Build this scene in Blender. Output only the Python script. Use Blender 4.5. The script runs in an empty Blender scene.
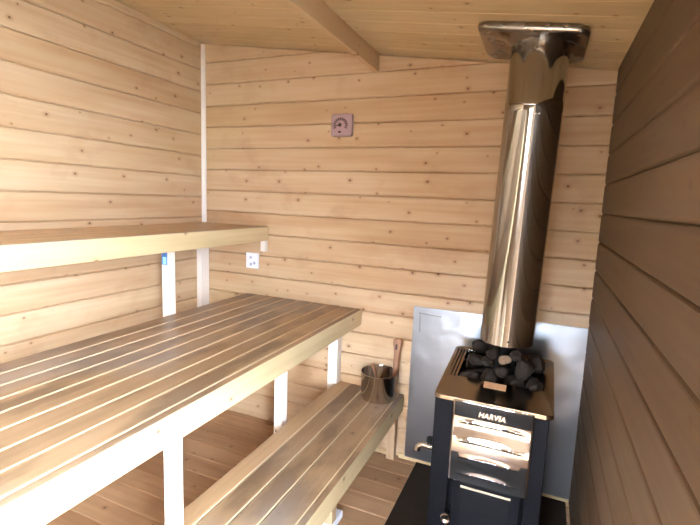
import bpy, bmesh, math, random
from mathutils import Vector, Matrix
random.seed(7)
C = bpy.context.scene.collection
PI = math.pi

# ------------------------------------------------------------------ materials
def nt(name):
    m = bpy.data.materials.new(name); m.use_nodes = True
    t = m.node_tree; t.nodes.clear()
    out = t.nodes.new('ShaderNodeOutputMaterial'); b = t.nodes.new('ShaderNodeBsdfPrincipled')
    t.links.new(b.outputs[0], out.inputs[0])
    return m, t, b
def N(t, typ, **kw):
    n = t.nodes.new(typ)
    for k, v in kw.items(): setattr(n, k, v)
    return n
def math_n(t, op, a, b=None):
    n = N(t, 'ShaderNodeMath', operation=op)
    for i, v in enumerate((a, b)):
        if v is None: continue
        if isinstance(v, (int, float)): n.inputs[i].default_value = v
        else: t.links.new(v, n.inputs[i])
    return n.outputs[0]
def mixc(t, fac, a, b, mode='MIX'):
    n = N(t, 'ShaderNodeMix', data_type='RGBA', blend_type=mode)
    for s, v in ((n.inputs[0], fac), (n.inputs[6], a), (n.inputs[7], b)):
        if isinstance(v, (int, float)): s.default_value = v
        elif isinstance(v, tuple): s.default_value = (*v, 1) if len(v) == 3 else v
        else: t.links.new(v, s)
    return n.outputs[2]
def ramp(t, v, stops):
    r = N(t, 'ShaderNodeValToRGB'); e = r.color_ramp.elements
    while len(e) < len(stops): e.new(0.5)
    for k, (p, c) in enumerate(stops):
        e[k].position = p; e[k].color = (*c, 1) if isinstance(c, tuple) else (c, c, c, 1)
    t.links.new(v, r.inputs[0]); return r.outputs[0]
def wood(name, long='X', cross='Z', pitch=.1337, off=0, light=(.575,.41,.255), dark=(.455,.28,.145), knot=(.12,.05,.02),
         knots=.5, rough=.5, per_object=False, stain=None, grain=1.0, spec=.3, kscale=(6.5,), vari=.3):
    m, t, b = nt(name)
    tc = N(t, 'ShaderNodeTexCoord'); sp = N(t, 'ShaderNodeSeparateXYZ'); t.links.new(tc.outputs['Object'], sp.inputs[0])
    L = sp.outputs[long]; X = sp.outputs[cross]
    other = sp.outputs[[a for a in 'XYZ' if a not in (long, cross)][0]]
    if per_object:
        oi = N(t, 'ShaderNodeObjectInfo'); seed = oi.outputs['Random']
        bi = math_n(t, 'MULTIPLY', seed, 57.0)
    else:
        bi = math_n(t, 'FLOOR', math_n(t, 'DIVIDE', math_n(t, 'SUBTRACT', X, off), pitch))
    wn = N(t, 'ShaderNodeTexWhiteNoise', noise_dimensions='1D'); t.links.new(bi, wn.inputs['W'])
    rnd = wn.outputs['Value']
    Ls = math_n(t, 'ADD', L, math_n(t, 'MULTIPLY', rnd, 23.0))
    v = N(t, 'ShaderNodeCombineXYZ'); t.links.new(Ls, v.inputs[0]); t.links.new(X, v.inputs[1]); t.links.new(other, v.inputs[2])
    # long grain streaks
    mp = N(t, 'ShaderNodeMapping'); mp.inputs['Scale'].default_value = (1.6, 42, 42); t.links.new(v.outputs[0], mp.inputs[0])
    n1 = N(t, 'ShaderNodeTexNoise'); n1.inputs['Scale'].default_value = 1.0; n1.inputs['Detail'].default_value = 4; t.links.new(mp.outputs[0], n1.inputs[0])
    mp2 = N(t, 'ShaderNodeMapping'); mp2.inputs['Scale'].default_value = (1.2, 7, 7); t.links.new(v.outputs[0], mp2.inputs[0])
    n2 = N(t, 'ShaderNodeTexNoise'); n2.inputs['Scale'].default_value = 1.3; n2.inputs['Detail'].default_value = 2; t.links.new(mp2.outputs[0], n2.inputs[0])
    g = math_n(t, 'ADD', math_n(t, 'MULTIPLY', n1.outputs[0], .6*grain), math_n(t, 'MULTIPLY', n2.outputs[0], .6))
    g = math_n(t, 'ADD', g, math_n(t, 'MULTIPLY', math_n(t, 'SUBTRACT', rnd, .5), vari))
    col = mixc(t, ramp(t, g, [(.38, 0.0), (.82, 1.0)]), light, dark)
    # knots
    if knots > 0:
        mk = N(t, 'ShaderNodeMapping'); mk.inputs['Scale'].default_value = (kscale[0], kscale[0]*1.25, 0); t.links.new(v.outputs[0], mk.inputs[0])
        vo = N(t, 'ShaderNodeTexVoronoi', voronoi_dimensions='2D'); vo.inputs['Scale'].default_value = 1.0; t.links.new(mk.outputs[0], vo.inputs[0])
        sc = N(t, 'ShaderNodeSeparateColor'); t.links.new(vo.outputs['Color'], sc.inputs[0])
        keep = math_n(t, 'LESS_THAN', sc.outputs[0], knots)
        rad = math_n(t, 'ADD', math_n(t, 'MULTIPLY', sc.outputs[1], .04), .02)
        q = math_n(t, 'DIVIDE', vo.outputs['Distance'], rad)
        core = math_n(t, 'MULTIPLY', ramp(t, q, [(.6, 1.0), (1.0, 0.0)]), keep)
        halo = math_n(t, 'MULTIPLY', ramp(t, math_n(t, 'MULTIPLY', q, .33), [(.25, 1.0), (1.0, 0.0)]), keep)
        col = mixc(t, math_n(t, 'MULTIPLY', halo, .45), col, (dark[0]*.62, dark[1]*.5, dark[2]*.42))
        col = mixc(t, math_n(t, 'MULTIPLY', core, .85), col, knot)
    if stain:
        for (sc_, lo, hi, c_, amt, seedv) in stain:
            ms = N(t, 'ShaderNodeMapping'); ms.inputs['Scale'].default_value = sc_; ms.inputs['Location'].default_value = (seedv, seedv*.7, 0)
            t.links.new(tc.outputs['Object'], ms.inputs[0])
            ns = N(t, 'ShaderNodeTexNoise'); ns.inputs['Scale'].default_value = 1; ns.inputs['Detail'].default_value = 5; t.links.new(ms.outputs[0], ns.inputs[0])
            col = mixc(t, math_n(t, 'MULTIPLY', ramp(t, ns.outputs[0], [(lo, 0.0), (hi, 1.0)]), amt), col, c_)
    t.links.new(col, b.inputs['Base Color'])
    b.inputs['Roughness'].default_value = rough; b.inputs['Specular IOR Level'].default_value = spec
    bp = N(t, 'ShaderNodeBump'); bp.inputs['Strength'].default_value = .12; bp.inputs['Distance'].default_value = .004
    t.links.new(n1.outputs[0], bp.inputs['Height']); t.links.new(bp.outputs[0], b.inputs['Normal'])
    return m
def plain(name, col, rough=.5, metal=0, spec=.5, noise=0, nscale=30, bump=0):
    m, t, b = nt(name)
    b.inputs['Roughness'].default_value = rough; b.inputs['Metallic'].default_value = metal; b.inputs['Specular IOR Level'].default_value = spec
    tc = N(t, 'ShaderNodeTexCoord'); n = N(t, 'ShaderNodeTexNoise'); n.inputs['Scale'].default_value = nscale; n.inputs['Detail'].default_value = 4
    t.links.new(tc.outputs['Object'], n.inputs[0])
    k = noise
    c = mixc(t, n.outputs[0], tuple(x*(1-k) for x in col), tuple(min(1, x*(1+k)) for x in col))
    t.links.new(c, b.inputs['Base Color'])
    if bump:
        bp = N(t, 'ShaderNodeBump'); bp.inputs['Strength'].default_value = bump; bp.inputs['Distance'].default_value = .005
        t.links.new(n.outputs[0], bp.inputs['Height']); t.links.new(bp.outputs[0], b.inputs['Normal'])
    return m
def steel(name, col=(.72,.70,.68), rough=.14, streak=(40,40,1), bump=.05, rvar=.12):
    m, t, b = nt(name)
    b.inputs['Metallic'].default_value = 1
    tc = N(t, 'ShaderNodeTexCoord'); mp = N(t, 'ShaderNodeMapping'); mp.inputs['Scale'].default_value = streak
    t.links.new(tc.outputs['Object'], mp.inputs[0])
    n = N(t, 'ShaderNodeTexNoise'); n.inputs['Scale'].default_value = 1.5; n.inputs['Detail'].default_value = 3; t.links.new(mp.outputs[0], n.inputs[0])
    t.links.new(mixc(t, n.outputs[0], tuple(x*.86 for x in col), col), b.inputs['Base Color'])
    t.links.new(math_n(t, 'ADD', math_n(t, 'MULTIPLY', n.outputs[0], rvar), rough), b.inputs['Roughness'])
    bp = N(t, 'ShaderNodeBump'); bp.inputs['Strength'].default_value = bump; bp.inputs['Distance'].default_value = .01
    n3 = N(t, 'ShaderNodeTexNoise'); n3.inputs['Scale'].default_value = 6; t.links.new(tc.outputs['Object'], n3.inputs[0])
    t.links.new(n3.outputs[0], bp.inputs['Height']); t.links.new(bp.outputs[0], b.inputs['Normal'])
    return m

P_ = .1337; G0 = 2.3126
M = {}
yel = [((5,5,7), .56, .72, (.36,.20,.10), .35, 11.0), ((.9,.9,1.3), .52, .72, (.50,.36,.17), .35, 3.0)]
M['wall_back'] = wood('pine_back_wall', 'X', 'Z', P_, G0-40*P_, stain=yel, knots=.62)
M['wall_left'] = wood('pine_left_wall', 'Y', 'Z', P_, 2.40-40*P_, stain=yel, knots=.36)
M['wall_dark'] = wood('bounce_cut_panelling', 'Y', 'Z', P_, 2.40-40*P_, light=(.13,.082,.046), dark=(.085,.05,.028), knots=.36)  # unseen walls darkened to cut bounce light towards the right side
M['ceiling'] = wood('pine_ceiling', 'X', 'Y', .12, 2.4-60*.12, light=(.59,.44,.25), dark=(.48,.335,.17), knots=.55)
M['floor'] = wood('pine_floor', 'X', 'Y', .12, 2.35-60*.12, light=(.52,.33,.185), dark=(.36,.20,.10), knots=.6, rough=.38,
                  stain=[((4,4,4), .5, .75, (.30,.17,.09), .5, 1.0)])
M['beam'] = wood('pine_beam', 'Y', 'Z', .3, -3, light=(.58,.42,.25), dark=(.47,.31,.165), knots=.3)
worn = [((7,2.6,7), .46, .60, (.15,.092,.052), .75, 2.0), ((1.8,1.0,2), .46, .60, (.33,.30,.28), .5, 8.0)]
M['slat'] = wood('worn_slat', 'Y', 'X', .1, 0, light=(.42,.275,.155), dark=(.29,.18,.098), knots=.12, rough=.34, per_object=True, stain=worn, spec=.5, vari=.3)
M['slat_clean'] = wood('clean_slat', 'Y', 'X', .1, 0, light=(.58,.38,.2), dark=(.44,.27,.14), knots=.15, rough=.42, per_object=True, spec=.4,
                       stain=[((3,3,3), .55, .75, (.36,.23,.13), .5, 2.0)])
M['edge'] = wood('clean_lit_slat_edge', 'Y', 'X', .1, 0, light=(.66,.52,.34), dark=(.54,.40,.24), knots=0, rough=.4, per_object=True)  # clean wood edge; pale tone also paints in the light it catches
M['fascia'] = wood('bench_front_board', 'Y', 'Z', .3, -3, light=(.66,.51,.29), dark=(.53,.38,.20), knots=.2, rough=.45,
                   stain=[((3,1.5,5), .55, .8, (.42,.30,.16), .45, 5.0)])
M['pale'] = wood('pale_planed_pine', 'Z', 'X', .3, -3, light=(.84,.77,.68), dark=(.76,.66,.54), knots=.15, rough=.55, per_object=True, grain=.5)
M['leg_tan'] = wood('shaded_pine_leg', 'Z', 'X', .3, -3, light=(.50,.35,.21), dark=(.40,.26,.14), knots=.15, rough=.55, per_object=True)  # darker tan paints in the shade under the low bench
M['handle'] = wood('bucket_handle_wood', 'Z', 'X', .3, -3, light=(.32,.16,.085), dark=(.20,.09,.045), knots=0, rough=.45, per_object=True)
M['chimney'] = steel('polished_chimney_steel', (.40,.385,.365), .05, (30,30,.6), .012, .08)
M['sheet'] = steel('galvanised_sheet', (.29,.295,.31), .24, (3,3,2), .6, .14)
M['panel'] = steel('polished_front_panel', (.60,.60,.62), .035, (9,9,3), .10, .05)
M['rim'] = steel('stove_top_steel', (.34,.30,.26), .12, (8,8,8), .02, .12)
M['bucket'] = steel('bucket_steel', (.74,.72,.70), .07, (30,30,2), .02, .06)
M['chrome'] = steel('chrome', (.88,.88,.88), .08, (5,5,5), 0, .04)
M['collar'] = steel('collar_steel', (.34,.31,.28), .22, (8,8,8), 0, .1)
M['black'] = plain('black_enamel', (.007,.007,.009), .5, 0, .06, .25, 60)
M['blackmatte'] = plain('black_matte', (.006,.006,.006), .8, 0, .3, .3, 60)
M['glass'] = plain('smoked_door_glass', (.012,.012,.014), .15, 0, .15, .1, 10)
M['stone'] = plain('sauna_stone', (.026,.020,.0165), .9, 0, .1, .5, 45, .5)
M['stone_pale'] = plain('pale_sauna_stone', (.22,.15,.10), .85, 0, .3, .35, 45, .5)
M['tan'] = plain('tan_metal_tab', (.50,.30,.17), .4, .2, .5, .15, 60)
M['brass'] = plain('tan_door_strip', (.72,.58,.40), .4, .3, .5, .1, 60)
M['pad'] = plain('dark_floor_plate', (.022,.015,.011), .55, 0, .12, .3, 14)
M['white'] = plain('white_plastic', (.86,.87,.92), .4, 0, .5, .03, 20)
M['greymark'] = plain('grey_print', (.42,.45,.55), .5, 0, .4, .1, 30)
M['mauve'] = plain('mauve_dial_case', (.33,.215,.215), .3, 0, .5, .08, 20)
M['dial'] = plain('dial_face', (.37,.24,.25), .35, 0, .5, .08, 20)
M['ink'] = plain('dark_ink', (.05,.018,.016), .5, 0, .3, .1, 30)
M['blue'] = plain('blue_label', (.07,.18,.42), .4, 0, .4, .1, 30)
M['cyan'] = plain('light_blue_label', (.30,.68,.88), .4, 0, .4, .1, 30)
m, t, b = nt('added_window_glass'); out = [n for n in t.nodes if n.type == 'OUTPUT_MATERIAL'][0]
tr = N(t, 'ShaderNodeBsdfTransparent'); gl = N(t, 'ShaderNodeBsdfGlossy'); gl.inputs['Roughness'].default_value = .02
mx = N(t, 'ShaderNodeMixShader'); mx.inputs[0].default_value = .08; t.nodes.remove(b)
t.links.new(tr.outputs[0], mx.inputs[1]); t.links.new(gl.outputs[0], mx.inputs[2]); t.links.new(mx.outputs[0], out.inputs[0]); M['pane'] = m
M['grass'] = plain('outdoor_ground', (.22,.22,.20), .9, 0, .2, .4, 4)

# ------------------------------------------------------------------ mesh helpers
def obj(name, bm, mat, parent=None, smooth=False, bevel=0, seg=2, angle=40):
    me = bpy.data.meshes.new(name); bmesh.ops.recalc_face_normals(bm, faces=bm.faces[:]); bm.to_mesh(me); bm.free()
    me.materials.append(M[mat] if isinstance(mat, str) else mat)
    o = bpy.data.objects.new(name, me); C.objects.link(o)
    if smooth:
        for p in me.polygons: p.use_smooth = True
    if bevel:
        b = o.modifiers.new('bevel', 'BEVEL'); b.width = bevel; b.segments = seg; b.limit_method = 'ANGLE'; b.angle_limit = math.radians(angle)
    if parent is not None:
        o.parent = parent; o.matrix_parent_inverse = Matrix.Identity(4)
        l = Vector((0,0,0)); p = parent
        while p is not None: l += Vector(p.location); p = p.parent
        me.transform(Matrix.Translation(-l))     # meshes are written in room coordinates
    return o
def auto_smooth(o, ang=35):
    for p in o.data.polygons: p.use_smooth = True
    e = o.modifiers.new('split', 'EDGE_SPLIT'); e.split_angle = math.radians(ang); return o
def box(bm, x0, x1, y0, y1, z0, z1):
    vs = [bm.verts.new((x, y, z)) for x in (x0, x1) for y in (y0, y1) for z in (z0, z1)]
    for f in ((0,1,3,2),(4,6,7,5),(0,4,5,1),(2,3,7,6),(0,2,6,4),(1,5,7,3)): bm.faces.new([vs[i] for i in f])
    return vs
def bx(*a):
    bm = bmesh.new(); box(bm, *a); return bm
def tube(bm, pts, r, seg=14, cap=True):
    rings = []; pts = [Vector(p) for p in pts]
    rr = r if isinstance(r, (list, tuple)) else [r]*len(pts)
    up = None
    for i, p in enumerate(pts):
        d = (pts[min(i+1, len(pts)-1)] - pts[max(i-1, 0)]).normalized()
        if up is None: up = Vector((0,0,1)) if abs(d.z) < .9 else Vector((1,0,0))
        a = d.cross(up).normalized(); b = a.cross(d).normalized(); up = b
        rings.append([bm.verts.new(p + rr[i]*(a*math.cos(2*PI*k/seg) + b*math.sin(2*PI*k/seg))) for k in range(seg)])
    for q, s in zip(rings, rings[1:]):
        for k in range(seg): bm.faces.new((q[k], q[(k+1)%seg], s[(k+1)%seg], s[k]))
    if cap: bm.faces.new(rings[0][::-1]); bm.faces.new(rings[-1])
def lathe(bm, prof, c, seg=48):
    rings = []
    for (r, z) in prof:
        rings.append([bm.verts.new((c[0]+r*math.cos(2*PI*k/seg), c[1]+r*math.sin(2*PI*k/seg), c[2]+z)) for k in range(seg)] if r > 1e-6 else [bm.verts.new((c[0], c[1], c[2]+z))])
    for q, s in zip(rings, rings[1:]):
        for k in range(seg):
            k2 = (k+1) % seg
            if len(q) == 1 and len(s) == 1: continue
            if len(q) == 1: bm.faces.new((q[0], s[k2], s[k]))
            elif len(s) == 1: bm.faces.new((q[k], q[k2], s[0]))
            else: bm.faces.new((q[k], q[k2], s[k2], s[k]))
def prism(bm, poly, fn, d0, d1):
    """outline poly (u,v) swept between depths d0 and d1; fn(u,v,d) -> point"""
    a = [bm.verts.new(fn(u, v, d0)) for u, v in poly]; b = [bm.verts.new(fn(u, v, d1)) for u, v in poly]
    bm.faces.new(a[::-1]); bm.faces.new(b); n = len(poly)
    for i in range(n): bm.faces.new((a[i], a[(i+1)%n], b[(i+1)%n], b[i]))
def rrect(u0, u1, v0, v1, r, n=5):
    out = []
    for cx, cy, a0 in ((u1-r, v1-r, 0), (u0+r, v1-r, PI/2), (u0+r, v0+r, PI), (u1-r, v0+r, 1.5*PI)):
        for k in range(n+1):
            a = a0 + PI/2*k/n; out.append((cx+r*math.cos(a), cy+r*math.sin(a)))
    return out
def boards(bm, fn, l0, l1, starts, end, bev=.010, dep=.0075, gap=.0012, back=.05):
    """panelled surface: boards run from l0 to l1, starts = lower edges; fn(long, cross, depth) with depth>0 into the wall"""
    prof = []
    for i, c0 in enumerate(starts):
        c1 = starts[i+1] if i+1 < len(starts) else end
        prof += [(c0, dep+.004), (c0+gap, dep), (c0+gap+bev*.5, .0015), (c0+gap+bev, 0), (c1-bev, 0), (c1-bev*.5, .0015), (c1-gap*.5, dep)]
    prof += [(end, back), (starts[0], back)]
    a = [bm.verts.new(fn(l0, c, d)) for c, d in prof]; b = [bm.verts.new(fn(l1, c, d)) for c, d in prof]
    n = len(prof)
    for i in range(n): bm.faces.new((a[i], a[(i+1)%n], b[(i+1)%n], b[i]))
    bm.faces.new(a[::-1]); bm.faces.new(b)
def thing(name, label, cat, loc=(0,0,0), group=None):
    o = bpy.data.objects.new(name, None); C.objects.link(o); o.location = loc; o.empty_display_size = .05
    o['label'] = label; o['category'] = cat
    if group: o['group'] = group
    return o
def tag(o, label, cat, group=None):
    o['label'] = label; o['category'] = cat
    if group: o['group'] = group
    return o
def struct(o): o['kind'] = 'structure'; return o

# ------------------------------------------------------------------ the room
XL, XR, YB, YF = -2.10, .24, 2.40, -.66
def ceil(x): return 2.1414 - .1403*x
def clip_top(bm, lift=.0):
    bmesh.ops.bisect_plane(bm, geom=bm.verts[:]+bm.edges[:]+bm.faces[:], plane_co=(0, 0, ceil(0)+lift), plane_no=Vector((.1403, 0, 1)).normalized(), clear_outer=True)
    ed = [e for e in bm.edges if len(e.link_faces) == 1]
    if ed: bmesh.ops.holes_fill(bm, edges=ed)
bm = bmesh.new(); st = [G0 - k*P_ for k in range(17, -2, -1)]; st[0] = -.0
boards(bm, lambda l, c, d: (l, YB+d, c), XL-.05, XR+.05, st, 2.6); clip_top(bm, -.006); box(bm, XL-.05, XR+.05, YB+.055, YB+.07, 0, 2.6); clip_top(bm, .03)
struct(obj('wall_back', bm, 'wall_back'))
bm = bmesh.new(); st = [2.40 - k*P_ for k in range(17, -1, -1)]; st = [0.] + st
boards(bm, lambda l, c, d: (XL-d, l, c), YF-.05, YB, st, 2.6); clip_top(bm)
struct(obj('wall_left', bm, 'wall_left'))
DY0, DY1, DZ = -.60, .12, 1.96       # unseen doorway added in the right wall to let daylight in
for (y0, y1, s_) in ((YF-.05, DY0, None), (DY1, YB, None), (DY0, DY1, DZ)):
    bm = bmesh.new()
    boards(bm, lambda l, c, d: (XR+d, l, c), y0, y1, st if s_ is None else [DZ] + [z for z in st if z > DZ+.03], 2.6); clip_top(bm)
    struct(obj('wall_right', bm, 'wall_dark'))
WX0, WX1, WZ0, WZ1 = -.62, -.02, .42, 1.02     # unseen low window added behind the camera for low light and steel reflections
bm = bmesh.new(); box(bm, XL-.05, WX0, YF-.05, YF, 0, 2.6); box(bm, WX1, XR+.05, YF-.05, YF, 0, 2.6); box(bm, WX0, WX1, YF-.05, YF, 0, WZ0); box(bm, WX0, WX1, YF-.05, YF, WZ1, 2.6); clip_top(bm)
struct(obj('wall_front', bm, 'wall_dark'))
bm = bmesh.new(); JD = .25  # added lining, made deep to keep sky light off the far right
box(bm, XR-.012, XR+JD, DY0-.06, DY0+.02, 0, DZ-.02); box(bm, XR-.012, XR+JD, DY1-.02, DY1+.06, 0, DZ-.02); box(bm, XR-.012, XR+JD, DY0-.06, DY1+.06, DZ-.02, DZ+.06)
struct(obj('added_doorway', bm, 'wall_dark', bevel=.003))
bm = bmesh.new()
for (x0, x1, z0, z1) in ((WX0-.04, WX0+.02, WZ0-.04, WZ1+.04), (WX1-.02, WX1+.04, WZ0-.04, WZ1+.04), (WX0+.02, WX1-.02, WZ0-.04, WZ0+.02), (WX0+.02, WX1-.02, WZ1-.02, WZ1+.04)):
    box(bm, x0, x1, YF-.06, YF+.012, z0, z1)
wf = struct(obj('added_window', bm, 'wall_dark', bevel=.002))
obj('pane', bx(WX0+.015, WX1-.015, YF-.03, YF-.026, WZ0+.015, WZ1-.015), 'pane', wf)
bm = bmesh.new(); st = [2.4 - k*.12 for k in range(25, 0, -1)]
boards(bm, lambda l, c, d: (l, c, ceil(l)+d), XL-.05, XR+.05, st, 2.475, bev=.003, dep=.0015, gap=.0006)
struct(obj('ceiling', bm, 'ceiling'))
bm = bmesh.new(); st = [2.35 - k*.12 for k in range(25, -1, -1)]
boards(bm, lambda l, c, d: (l, c, -d), XL-.05, XR+.05, st, 2.45, bev=.004, dep=.004, gap=.0015)
struct(obj('floor', bm, 'floor'))
# roof beam
bm = bmesh.new()
prism(bm, [(-.921, 2.177), (-.896, 2.174), (-.896, ceil(-.896)+.002), (-.921, ceil(-.921)+.002)], lambda u, v, d: (u, d, v), YF, YB)
tag(obj('roof_beam', bm, 'beam', bevel=.003), 'square pine beam running under the sloping ceiling', 'beam')
# trims
bm = bmesh.new()
prism(bm, [(0, 0), (.022, 0), (.020, -.010), (.012, -.018), (0, -.022)], lambda u, v, d: (XL+u, YB+v, d), 1.297, ceil(XL)-.012)
struct(obj('trim_2', bm, 'pale'))
bm = bmesh.new(); prism(bm, [(0, 0), (-.012, 0), (-.012, .018), (0, .03)], lambda u, v, d: (d, YB+u, v), -1.04, -.72)
box(bm, -.66, XR, YB-.012, YB, 0, .028)
struct(obj('baseboard_back', bm, 'fascia'))
# ground outside the added doorway and window
bm = bmesh.new(); box(bm, XR+.27, 14, -12, 12, -.25, -.16); box(bm, -14, XR+.27, -12, YF-.08, -.25, -.16)
struct(obj('ground', bm, 'grass'))

# ------------------------------------------------------------------ benches
def bench(name, label, slats, y0, y1, top, fx0, fx1, fh, mat, legs, extra=()):
    t = thing(name, label, 'bench', ((slats[0][0]+fx1)/2, y1-.5, 0))
    for k, (a, b) in enumerate(slats):
        m = mat[k] if isinstance(mat, list) else mat
        o = obj('slat', bx(a, b, y0, y1, top-.026, top), m, t, bevel=.0042, seg=3)
        o.data.materials.append(M['edge']); o.modifiers['bevel'].material = 1
    o = obj('front_board', bx(fx0, fx1, y0, y1, top-fh, top), 'fascia', t, bevel=.003, seg=3)
    o.data.materials.append(M['slat'])
    for p in o.data.polygons:
        if p.normal.z > .9: p.material_index = 1
    x0 = slats[0][0]
    for y in [y1-.06] + [y0+.02] + list(extra):
        obj('support_rail', bx(x0+.01, fx0-.001, y, y+.042, top-.09, top-.0265), 'pale', t, bevel=.002)
    for (x, y, s, z1) in legs:
        l = obj('leg', bx(x-s/2, x+s/2, y-s/2, y+s/2, 0, z1), 'leg_tan' if top < .5 else 'pale', t, bevel=.002)
    return t
W = .0885
mid_e = [-1.745, -1.645, -1.543, -1.444, -1.351, -1.251, -1.148, -1.057, -.964]
mid = bench('sauna_bench', 'wide middle sauna bench with worn brown slats and pale front board', [(a+.0028, b-.0028) for a, b in zip(mid_e, mid_e[1:])],
      -.05, 2.393, .855, -.962, -.934, .095, 'slat',
      [(-.990, .9875, .0395, .758), (-1.085, 2.369, .06, .765), (-1.137, 1.85, .047, .765), (-1.70, .98, .046, .765)], (1.0,))
up_e = [-2.094, -1.998, -1.903, -1.808, -1.713, -1.6125]
upper = bench('sauna_bench', 'narrow top sauna bench high along the left wall', [(a+.0028, b-.0028) for a, b in zip(up_e, up_e[1:])],
      -.05, 2.393, 1.297, -1.6125, -1.585, .088, 'slat_clean',
      [(-1.772, 1.756, .046, 1.205), (-1.772, .30, .046, 1.205)], (1.735,))
obj('leg', bx(-2.099, -2.058, 2.325, 2.399, 0, 1.2065), 'pale', upper, bevel=.002)
obj('wall_block', bx(-1.628, -1.592, 2.372, 2.399, 1.14, 1.2085), 'pale', upper, bevel=.002)
sticker = obj('sticker', bx(-1.794, -1.756, 1.7322, 1.7329, 1.115, 1.195), 'blue', upper)
obj('print', bx(-1.786, -1.762, 1.7316, 1.7322, 1.118, 1.155), 'cyan', sticker)
low_e = [-1.060, -.999, -.899, -.807, -.716]
LZ = .390
lower = bench('sauna_bench', 'low step bench carrying the steel bucket, lowest of the three benches', [(a+.003, b-.003) for a, b in zip([-1.073,-.981,-.884,-.79], [-.981,-.884,-.79,-.675])],
      -.05, 2.393, LZ, -.677, -.649, .095, ['slat_clean', 'slat', 'slat', 'slat'],
      [(-.702, 2.370, .046, LZ-.096), (-1.02, 2.30, .046, LZ-.0265), (-.775, 1.70, .046, LZ-.0265), (-.79, .8, .046, LZ-.0265), (-1.02, .8, .046, LZ-.0265)], (1.68,))
obj('foot_block', bx(-.84, -.748, 1.45, 1.79, 0, .035), 'white', lower, bevel=.004)

# ------------------------------------------------------------------ things on the back wall
th = thing('thermometer', 'square mauve dial thermometer high on the back wall', 'thermometer', (-1.097, 2.395, 1.90))
bm = bmesh.new(); prism(bm, rrect(-1.162, -1.034, 1.838, 1.960, .012), lambda u, v, d: (u, d, v), 2.375, 2.403)
obj('case', bm, 'mauve', th, bevel=.003)
tc0 = (-1.107, 1.899)
bm = bmesh.new(); prism(bm, rrect(-1.153, -1.043, 1.847, 1.951, .01), lambda u, v, d: (u, d, v), 2.3735, 2.3755)
obj('dial', bm, 'dial', th)
bm = bmesh.new()
for k in range(25):
    a = math.radians(205 - 230*k/24); r0, r1 = (.030, .041) if k % 2 else (.026, .043)
    w = .0028 if k % 2 else .0042
    d = Vector((math.cos(a), math.sin(a))); n = Vector((-d.y, d.x))*w/2
    ps = [d*r0-n, d*r1-n, d*r1+n, d*r0+n]
    prism(bm, [(tc0[0]+p.x*1.08+.004, tc0[1]+p.y-.002) for p in ps], lambda u, v, d_: (u, d_, v), 2.3722, 2.3736)
obj('scale', bm, 'ink', th)
bm = bmesh.new(); d = Vector((-math.cos(math.radians(10)), -math.sin(math.radians(10)))); n = Vector((-d.y, d.x))
ps = [-d*.012-n*.0035, d*.034-n*.002, d*.034+n*.002, -d*.012+n*.0035]
prism(bm, [(tc0[0]+p.x, tc0[1]+p.y) for p in ps], lambda u, v, d_: (u, d_, v), 2.3705, 2.372)
obj('needle', bm, 'ink', th)
bm = bmesh.new(); prism(bm, [(tc0[0]+.0085*math.cos(2*PI*k/20), tc0[1]+.011*math.sin(2*PI*k/20)) for k in range(20)], lambda u, v, d_: (u, d_, v), 2.369, 2.3736)
obj('hub', bm, 'ink', th)
bm = bmesh.new(); prism(bm, rrect(tc0[0]-.009, tc0[0]+.009, tc0[1]-.044, tc0[1]-.033, .004), lambda u, v, d_: (u, d_, v), 2.3722, 2.3736)
obj('emblem', bm, 'ink', th)
wp = thing('wall_plate', 'small white square plate on the back wall below the top bench end', 'plate', (-1.70, 2.395, 1.07))
bm = bmesh.new(); prism(bm, rrect(-1.747, -1.655, 1.023, 1.122, .006), lambda u, v, d: (u, d, v), 2.386, 2.3995)
obj('plate', bm, 'white', wp, bevel=.002)
for (u, v, r) in ((-1.711, 1.093, .009), (-1.709, 1.048, .010), (-1.683, 1.058, .010)):
    bm = bmesh.new(); prism(bm, [(u+r*math.cos(2*PI*k/18), v+r*math.sin(2*PI*k/18)) for k in range(18)], lambda a, b, d: (a, d, b), 2.3845, 2.3862)
    obj('mark', bm, 'greymark', wp)

# ------------------------------------------------------------------ steel sheet behind the stove
sh = thing('steel_sheet', 'plain grey steel sheet standing against the back wall behind the stove', 'sheet', (-.15, 2.38, 0))
def shy(z): return 2.372 + (z-.03)*.018
bm = bmesh.new(); prism(bm, [(.02, .03), (.914, .03)][:0] or [(shy(.03), .03), (shy(.915), .915), (shy(.915)+.0015, .915), (shy(.03)+.0015, .03)], lambda u, v, d: (d, u, v), -.621, .24)
obj('sheet', bm, 'sheet', sh)
bm = bmesh.new()
def dot(x, z, w, h):
    prism(bm, rrect(x-w/2, x+w/2, z-h/2, z+h/2, min(w, h)*.4, 3), lambda u, v, d: (u, shy(v)-d, v), .0002, .0012)
for k in range(11): dot(-.585+.0115*k, .880-.0006*k, .0058 if k % 3 else .0075, .0052 if k % 2 else .0075)
for k in range(7): dot(-.583+.0005*k, .862-.0135*k, .0055 if k % 2 else .007, .007)
obj('punched_marks', bm, 'ink', sh)

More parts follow.
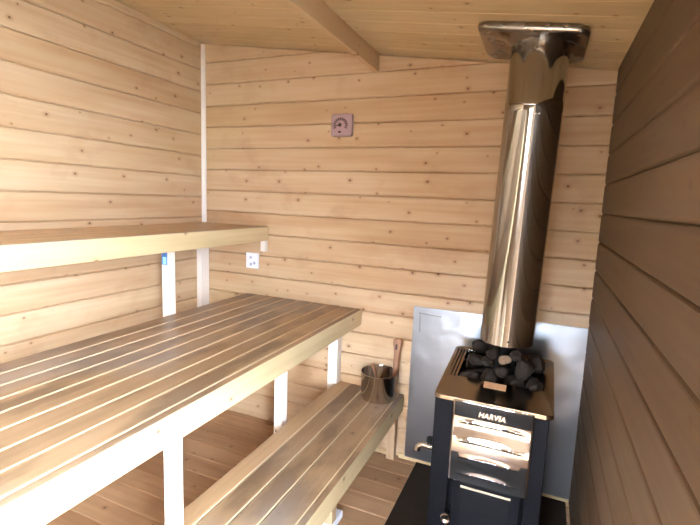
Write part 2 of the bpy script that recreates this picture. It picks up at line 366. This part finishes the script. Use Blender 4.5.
# ------------------------------------------------------------------ sauna bucket and ladle
BX, BY, BZ = -.768, 2.285, LZ
bk = thing('sauna_bucket', 'shiny steel bucket with an upright wooden handle on the low bench', 'bucket', (BX, BY, BZ))
bm = bmesh.new()
lathe(bm, [(0, .002), (.086, .0), (.093, .003), (.097, .010), (.103, .147), (.1055, .150), (.1055, .154), (.101, .154), (.0995, .147), (.094, .014), (.088, .008), (0, .007)], (BX, BY, BZ), 64)
o = auto_smooth(obj('pail', bm, 'bucket', bk), 50)
hx, hy = BX+.070, BY+.078
bm = bmesh.new()
hp = [(-.013,.10),(.013,.10),(.014,.19),(.013,.23),(.017,.275),(.023,.305),(.022,.322),(.013,.334),(-.013,.334),(-.022,.322),(-.023,.305),(-.017,.275),(-.013,.23),(-.014,.19)]
ca, sa = math.cos(.15), math.sin(.15)
prism(bm, hp, lambda u, v, d: (hx + u*ca + d*.5 + (v-.1)*.02, hy + u*sa + d*.8, BZ+v), -.010, .008)
hd = obj('handle', bm, 'handle', bk, bevel=.004, seg=3)
bm = bmesh.new(); prism(bm, rrect(-.005, .005,   .268, .302, .0045, 4), lambda u, v, d: (hx + u*ca + d*.5+(v-.1)*.02, hy + u*sa + d*.8, BZ+v), -.0115, -.0095)
obj('hanging_slot', bm, 'ink', hd)
ld = thing('ladle', 'small wooden ladle standing inside the steel bucket', 'ladle', (BX-.02, BY-.01, BZ+.012))
bm = bmesh.new(); a = Vector((BX+.012, BY+.005, BZ+.030)); b = Vector((BX-.052, BY+.028, BZ+.180))
tube(bm, [a, a.lerp(b, .35), a.lerp(b, .7), a.lerp(b, .97), b], [.006, .0065, .009, .010, .006], 12)
obj('handle', bm, 'handle', ld, smooth=True)
bm = bmesh.new(); lathe(bm, [(0, .012), (.020, .013), (.030, .020), (.034, .034), (.032, .034), (.027, .022), (.018, .017), (0, .016)], (BX+.02, BY-.006, BZ), 28)
obj('bowl', bm, 'handle', ld, smooth=True)

# ------------------------------------------------------------------ stove
SX0, SX1, SY0, SY1, SZ = -.345, .085, 1.752, 2.22, .714
SC = (SX0+SX1)/2
pad = tag(obj('floor_plate', bx(-.552, XR-.014, .95, 2.384, .0, .006), 'pad', bevel=.001), 'dark brown fireproof plate on the floor under the stove', 'floor plate')  # near end lengthened out of view to darken the front panel's reflection
stv = thing('sauna_stove', 'black wood-burning sauna stove with polished steel front panel', 'stove', (SC, 2.0, .006))
Z0 = .05
bm = bmesh.new()
# carcass: two side columns, back, recessed front
box(bm, SX0, SX0+.075, SY0, SY1, Z0, SZ); box(bm, SX1-.06, SX1, SY0, SY1, Z0, SZ)
box(bm, SX0+.075, SX1-.06, SY0+.035, SY1, Z0, .655); box(bm, SX0+.075, SX1-.06, SY0, SY0+.035, Z0, .10)
obj('body', bm, 'black', stv, bevel=.004)
for fx in (SX0+.03, SX1-.03):
    for fy in (SY0+.04, SY1-.04):
        bm = bmesh.new(); lathe(bm, [(0, 0), (.016, 0), (.016, .008), (.009, .012), (.009, .05), (0, .05)], (fx, fy, .006), 16); obj('foot', bm, 'blackmatte', stv)
# polished front panel, gently bowed, with four louvres
PX0, PX1, PZ0, PZ1 = -.268, .032, .370, .716
bm = bmesh.new(); nx, nz = 40, 150; grid = []
louv = [.642, .566, .498, .424]
def panel_y(x, z):
    u = (x-PX0)/(PX1-PX0)*2-1; v = (z-PZ0)/(PZ1-PZ0)
    y = SY0-.006 - .012*math.sin(PI*min(1, v/.8))**2 - .0025*(1-u*u) - .16*max(0, z-(PZ0+.8*(PZ1-PZ0)))
    for i, c in enumerate(louv):
        hw = .88 - .02*i
        e = max(0, 1-(u/hw)**2)
        top = c + .008*e
        d = z - (top-.020)
        if e > 0 and 0 <= d <= .020: y -= .0042*e*(1-d/.020)**1.5
    return y
for j in range(nz+1):
    z = PZ0+(PZ1-PZ0)*j/nz
    grid.append([bm.verts.new((PX0+(PX1-PX0)*i/nx, panel_y(PX0+(PX1-PX0)*i/nx, z), z)) for i in range(nx+1)])
for j in range(nz):
    for i in range(nx): bm.faces.new((grid[j][i], grid[j][i+1], grid[j+1][i+1], grid[j+1][i]))
fp = obj('front_panel', bm, 'panel', stv); auto_smooth(fp, 28)
sd = fp.modifiers.new('thick', 'SOLIDIFY'); sd.thickness = .0015
for i, c in enumerate(louv):
    hw = (.88-.02*i)*(PX1-PX0)/2*.96; cx = (PX0+PX1)/2
    bm = bmesh.new(); poly = []
    for k in range(17):
        u = -1+2*k/16; poly.append((cx+hw*u, c-.0207+.008*(1-u*u)))
    for k in range(16, -1, -1):
        u = -1+2*k/16; poly.append((cx+hw*u, c-.0207+.008*(1-u*u)-.0058*(1-u*u)**.5-.0004))
    vs = [bm.verts.new((x, panel_y(x, z-.001)-.0028, z)) for x, z in poly]
    vb = [bm.verts.new((x, panel_y(x, z-.001)+.001, z)) for x, z in poly]
    n = len(poly)
    for k in range(16):
        bm.faces.new((vs[k], vs[k+1], vs[n-2-k], vs[n-1-k])); bm.faces.new((vb[n-1-k], vb[n-2-k], vb[k+1], vb[k]))
    for k in range(n): bm.faces.new((vs[k], vs[(k+1)%n], vb[(k+1)%n], vb[k]))
    obj('louvre', bm, 'blackmatte', fp)
# raised maker's lettering
cu = bpy.data.curves.new('lettering', 'FONT'); cu.body = 'HARVIA'; cu.size = .0275; cu.extrude = .0012; cu.shear = .22; cu.offset = .0007; cu.align_x = 'CENTER'; cu.space_character = 1.06
tmp = bpy.data.objects.new('tmp', cu); C.objects.link(tmp); bpy.context.view_layer.update()
me = bpy.data.meshes.new_from_object(tmp.evaluated_get(bpy.context.evaluated_depsgraph_get())); bpy.data.objects.remove(tmp)
bm = bmesh.new(); bm.from_mesh(me)
bmesh.ops.transform(bm, matrix=Matrix.Translation((-.119, panel_y(-.12, .672)-.004, .664)) @ Matrix.Rotation(PI/2, 4, 'X'), verts=bm.verts[:])
lg = obj('logo', bm, 'chrome', fp)
# top rim tray: outer rounded outline with a rectangular stone opening
RX0, RX1, RY0, RY1 = SX0-.004, SX1+.014, SY0-.016, SY1+.01
OX0, OX1, OY0, OY1 = -.290, .060, 1.935, 2.205
def rise(y): return .058*max(0, (y-1.80)/(RY1-1.80))
outer = rrect(RX0, RX1, RY0, RY1, .028, 6); inner = rrect(OX0, OX1, OY0, OY1, .004, 6)
bm = bmesh.new()
def rv(p, dz, ins=0): return bm.verts.new((p[0], p[1], .721+rise(p[1])+dz))
o0 = [rv(p, -.014) for p in outer]; o1 = [rv((p[0]*.996+SC*.004, p[1]), .003) for p in outer]; i1 = [rv(p, .0) for p in inner]; i2 = [rv(p, -.045) for p in inner]
n = len(outer)
for A, B in ((o0, o1), (o1, i1), (i1, i2)):
    for k in range(n): bm.faces.new((A[k], A[(k+1)%n], B[(k+1)%n], B[k]))
rim = obj('top_rim', bm, 'rim', stv); sd = rim.modifiers.new('thick', 'SOLIDIFY'); sd.thickness = .002; b = rim.modifiers.new('bevel', 'BEVEL'); b.width = .003; b.segments = 3; b.limit_method = 'ANGLE'; b.angle_limit = 1.0
bm = bmesh.new()
for r_ in range(3):
    for k in range(22):
        y = 1.93+.0125*k; x = RX0+.018+.014*r_ ; s = .0035
        pass
        prism(bm, [(x+s*math.cos(2*PI*q/8), y+s*math.sin(2*PI*q/8)) for q in range(8)], lambda u, v, d: (u, v, .7225+rise(v)+d), 0, .0022)
obj('vent_holes', bm, 'blackmatte', rim)
obj('basket_lip', bx(-.284, .036, 1.916, 1.921, .721, .738), 'rim', rim, bevel=.0015)
obj('basket_lip', bx(-.290, -.286, 1.85, 1.985, .721, .733), 'blackmatte', rim, bevel=.0015)
bm = bmesh.new(); prism(bm, rrect(-.172, -.083, 0, .062, .003, 3), lambda u, v, d: (u, 1.900-.040+v*.60+d, .729+v*.33), -.0015, .0015)
obj('front_tab', bm, 'tan', rim)
bm = bmesh.new()
box(bm, SX0+.004, SX1-.004, 1.94, SY1-.004, .664, .672)
obj('stone_bed', bm, 'blackmatte', stv)
# door
dr = obj('door', bx(-.248, .012, SY0-.002, SY0+.030, .11, .362), 'black', stv, bevel=.003)
obj('door_glass', bx(-.214, -.028, SY0-.006, SY0-.001, .15, .348), 'glass', dr, bevel=.001)
obj('trim_strip', bx(-.217, -.024, SY0-.009, SY0-.002, .345, .352), 'brass', dr, bevel=.001)
bm = bmesh.new(); kx, kz = -.262, .216
def ky(d): return SY0-d
prof = [(0, -.002), (.008, 0), (.008, .028), (.018, .032), (.0205, .036), (.0205, .046), (.017, .050), (.012, .046), (0, .045)]
lathe(bm, prof, (0, 0, 0), 24); bmesh.ops.transform(bm, matrix=Matrix.Translation((kx, SY0, kz)) @ Matrix.Rotation(PI/2, 4, 'X'), verts=bm.verts[:])
auto_smooth(obj('door_knob', bm, 'chrome', dr), 50)
# water tap on the left side
ty, tz = 1.92, .385
tp_ = bmesh.new(); tube(tp_, [(SX0+.002, ty, tz), (SX0-.05, ty, tz), (SX0-.070, ty, tz+.002), (SX0-.088, ty, tz-.004), (SX0-.097, ty, tz-.016), (SX0-.099, ty, tz-.030)], [.013, .013, .012, .013, .013, .014], 16)
tube(tp_, [(SX0, ty, tz), (SX0-.012, ty, tz)], .016, 18)
tube(tp_, [(SX0-.042, ty, tz), (SX0-.042, ty, tz+.022)], .008, 12)
tap = auto_smooth(obj('tap', tp_, 'chrome', stv), 50)
bm = bmesh.new(); lathe(bm, [(0, .018), (.014, .018), (.017, .024), (.017, .040), (.012, .046), (0, .046)], (SX0-.042, ty, tz), 14)
obj('tap_handle', bm, 'blackmatte', tap, bevel=.001)

# ------------------------------------------------------------------ chimney
CHX, CHY, CR = -.108, 2.065, .113
ch = thing('chimney_pipe', 'tall polished steel chimney pipe rising from the stove to the ceiling', 'chimney', (CHX, CHY, .66))
bm = bmesh.new(); lathe(bm, [(CR-.003, .893), (CR, .893), (CR, 1.86), (CR+.0015, 1.862), (CR+.0015, 1.905), (CR, 1.907), (CR, ceil(CHX)-.004), (CR-.003, ceil(CHX)-.004), (CR-.003, .893)], (CHX, CHY, 0), 96)
for v in bm.verts: v.co.x += .030*(v.co.z-.893)/1.25
auto_smooth(obj('outer_pipe', bm, 'chimney', ch), 50)
bm = bmesh.new(); lathe(bm, [(0, .6725), (.045, .6725), (.045, 1.2), (0, 1.2)], (CHX, CHY, 0), 32)
auto_smooth(obj('flue', bm, 'blackmatte', ch), 50)
bm = bmesh.new(); lathe(bm, [(.045, .935), (CR-.003, .935), (CR-.003, .939), (.045, .939), (.045, .935)], (CHX, CHY, 0), 48)
obj('spacer_ring', bm, 'blackmatte', ch)
for a in (-1.42, -1.32):
    bm = bmesh.new(); bmesh.ops.create_uvsphere(bm, u_segments=10, v_segments=6, radius=.004, matrix=Matrix.Translation((CHX+.023+CR*math.cos(a), CHY+CR*math.sin(a), 1.845)))
    obj('rivet', bm, 'chrome', ch, smooth=True)
bm = bmesh.new(); bmesh.ops.create_uvsphere(bm, u_segments=10, v_segments=6, radius=.005, matrix=Matrix.Translation((CHX+CR*math.cos(-1.45), CHY+CR*math.sin(-1.45), .918)))
obj('rivet', bm, 'ink', ch, smooth=True)
# ceiling collar: rounded square pan with a turned-down rounded lip
bm = bmesh.new()
rings = []
for (ins, dz) in ((.010, .0), (.002, -.006), (0, -.016), (.003, -.026), (.012, -.034), (.022, -.035), (.035, -.030), (.06, -.022)):
    rings.append([bm.verts.new((p[0], p[1], ceil(p[0])+dz)) for p in rrect(CHX-.200+ins, CHX+.200-ins, CHY-.205+ins, CHY+.185-ins, max(.045-ins*.5, .01), 6)])
n = len(rings[0])
rings.append([bm.verts.new((CHX+.030+(CR+.001)*math.cos(math.atan2(v.co.y-CHY, v.co.x-CHX-.030)), CHY+(CR+.001)*math.sin(math.atan2(v.co.y-CHY, v.co.x-CHX-.030)), ceil(CHX)-.032)) for v in rings[-1]])
for A, B in zip(rings, rings[1:]):
    for k in range(n): bm.faces.new((A[k], A[(k+1)%n], B[(k+1)%n], B[k]))
auto_smooth(obj('ceiling_collar', bm, 'collar', ch), 60)

# ------------------------------------------------------------------ stones
def stone_mesh(r, sq, seed):
    rd = random.Random(seed); bm = bmesh.new(); bmesh.ops.create_icosphere(bm, subdivisions=3, radius=1)
    pl = []
    for _ in range(11):
        v = Vector((rd.gauss(0,1), rd.gauss(0,1), rd.gauss(0,1))).normalized(); pl.append((v, rd.uniform(.58, .88)))
    for v in bm.verts:
        for nrm, d in pl:
            e = v.co.dot(nrm) - d
            if e > 0: v.co -= nrm*e*.92
        v.co = Vector((v.co.x*sq[0], v.co.y*sq[1], v.co.z*sq[2]))*r
    return bm
ordn = ['first', 'second', 'third', 'fourth', 'fifth', 'sixth', 'seventh']
rows = [  # (row words, y, z, xs, r)
    ('front row', 1.988, .704, [-.245, -.172, -.098, -.024, .020+.0], .041),
    ('second row', 2.030, .762, [-.236, -.165, .000-.035, .022+.008], .040),
    ('back row', 2.150, .720, [-.248, -.185, -.02, .02+.01], .037),
]
def stone(x, y, z, r, label, mat='stone', sq=None, seed=0):
    rd = random.Random(seed+100)
    sq = sq or (rd.uniform(.9, 1.12), rd.uniform(.8, 1.0), rd.uniform(.75, .95))
    o = obj('sauna_stone', stone_mesh(r, sq, seed), mat); auto_smooth(o, 24)
    o.location = (x, y, z); o.rotation_euler = (rd.uniform(-.4, .4), rd.uniform(-.4, .4), rd.uniform(0, 6))
    tag(o, label, 'stone', 'sauna stones in the stove top'); return o
stones = [
 # front row along the lip
 (-.243, 1.982, .722, .047, ''), (-.160, 1.985, .730, .051, ''), (-.060, 1.988, .722, .051, ''), (.020, 1.988, .728, .050, ''),
 # second tier, further back and higher
 (-.226, 2.040, .786, .047, ''), (-.172, 1.985, .806, .032, ''), (-.024, 2.000, .796, .052, ''),
 (-.240, 2.115, .745, .046, ''), (-.228, 2.150, .815, .044, ''), (.022, 2.090, .796, .048, ''), (.022, 2.160, .745, .044, ''),
]
lab = {0: 'dark grey sauna stone at the left end of the front row', 1: 'dark grey sauna stone in the front row, second from the left', 2: 'dark stone in the front row just right of the tan tab', 3: 'dark grey sauna stone at the right end of the front row',
 4: 'dark stone on the second tier, leftmost above the vented rim', 5: 'dark stone on the second tier just left of the chimney', 6: 'large rounded grey stone on the second tier right of the chimney centre',
 7: 'dark stone half buried on the left side of the pile', 8: 'dark stone at the back left corner, topmost on that side', 9: 'dark stone high on the right side of the pile', 10: 'dark stone low at the back right corner of the pile',
 11: 'dark stone behind the flue, left one of the two at the rear', 12: 'dark stone behind the flue, right one of the two at the rear'}
for i, (x, y, z, r, _) in enumerate(stones): stone(x, y, z, r, lab[i], seed=i*7+3)
stone(-.108, 1.966, .784, .037, 'dark stone at the front centre of the pile, right below the small pale stone', seed=333)
stone(-.150, 1.982, .850, .034, 'dark stone high on the pile, tucked under the left part of the chimney rim', seed=404)
stone(-.058, 1.976, .856, .030, 'dark stone high on the pile, tucked under the chimney rim right of the pale stone', seed=405)
stone(-.100, 1.952, .838, .025, 'small pale brown stone on top of the pile under the chimney edge', 'stone_pale', (1.1, .9, .9), 211)

# ------------------------------------------------------------------ light: overcast sky through the added doorway and low window
w = bpy.data.worlds.new('World'); bpy.context.scene.world = w; w.use_nodes = True
t = w.node_tree; t.nodes.clear()
o = N(t, 'ShaderNodeOutputWorld'); bg = N(t, 'ShaderNodeBackground'); tcw = N(t, 'ShaderNodeTexCoord'); s = N(t, 'ShaderNodeSeparateXYZ')
t.links.new(tcw.outputs['Generated'], s.inputs[0])
t.links.new(ramp(t, s.outputs[2], [(.0, (.70,.82,1.0)), (.5, (.74,.86,1.0))]), bg.inputs[0]); bg.inputs[1].default_value = 155.0
t.links.new(bg.outputs[0], o.inputs[0])
def portal(name, w_, h_, loc, rot):
    li = bpy.data.lights.new(name, 'AREA'); li.shape = 'RECTANGLE'; li.size = w_; li.size_y = h_; li.cycles.is_portal = True
    ob = bpy.data.objects.new(name, li); C.objects.link(ob); ob.location = loc; ob.rotation_euler = rot
portal('added_doorway_portal', DY1-DY0-.04, DZ-.02, (XR+JD+.002, (DY0+DY1)/2, (DZ-.02)/2), (PI/2, 0, PI/2))          # looks along -X, into the room
portal('added_window_portal', WX1-WX0, WZ1-WZ0, ((WX0+WX1)/2, YF-.065, (WZ0+WZ1)/2), (PI/2, 0, 0+PI))
bpy.data.objects['added_window_portal'].rotation_euler = (PI/2, 0, PI)   # looks along +Y

# ------------------------------------------------------------------ camera
cam = bpy.data.cameras.new('camera'); co = bpy.data.objects.new('camera', cam); C.objects.link(co)
cam.sensor_fit = 'HORIZONTAL'; cam.sensor_width = 36; cam.lens = 450.18/700*36; cam.clip_start = .02
r = Vector((.91712874, .39666583, .03912907)); u = Vector((-.09054031, .11171805, .98960676)); f = Vector((-.38817177, .91113956, -.13837408))
mw = Matrix((r, u, -f)).transposed().to_4x4(); mw.translation = (0, 0, 1.485); co.matrix_world = mw
sc = bpy.context.scene; sc.camera = co
vs = sc.view_settings; vs.view_transform = 'Standard'; vs.look = 'None'; vs.gamma = 1; vs.use_curve_mapping = False; vs.exposure = 0.0
sc.cycles.max_bounces = 12; sc.cycles.diffuse_bounces = 6
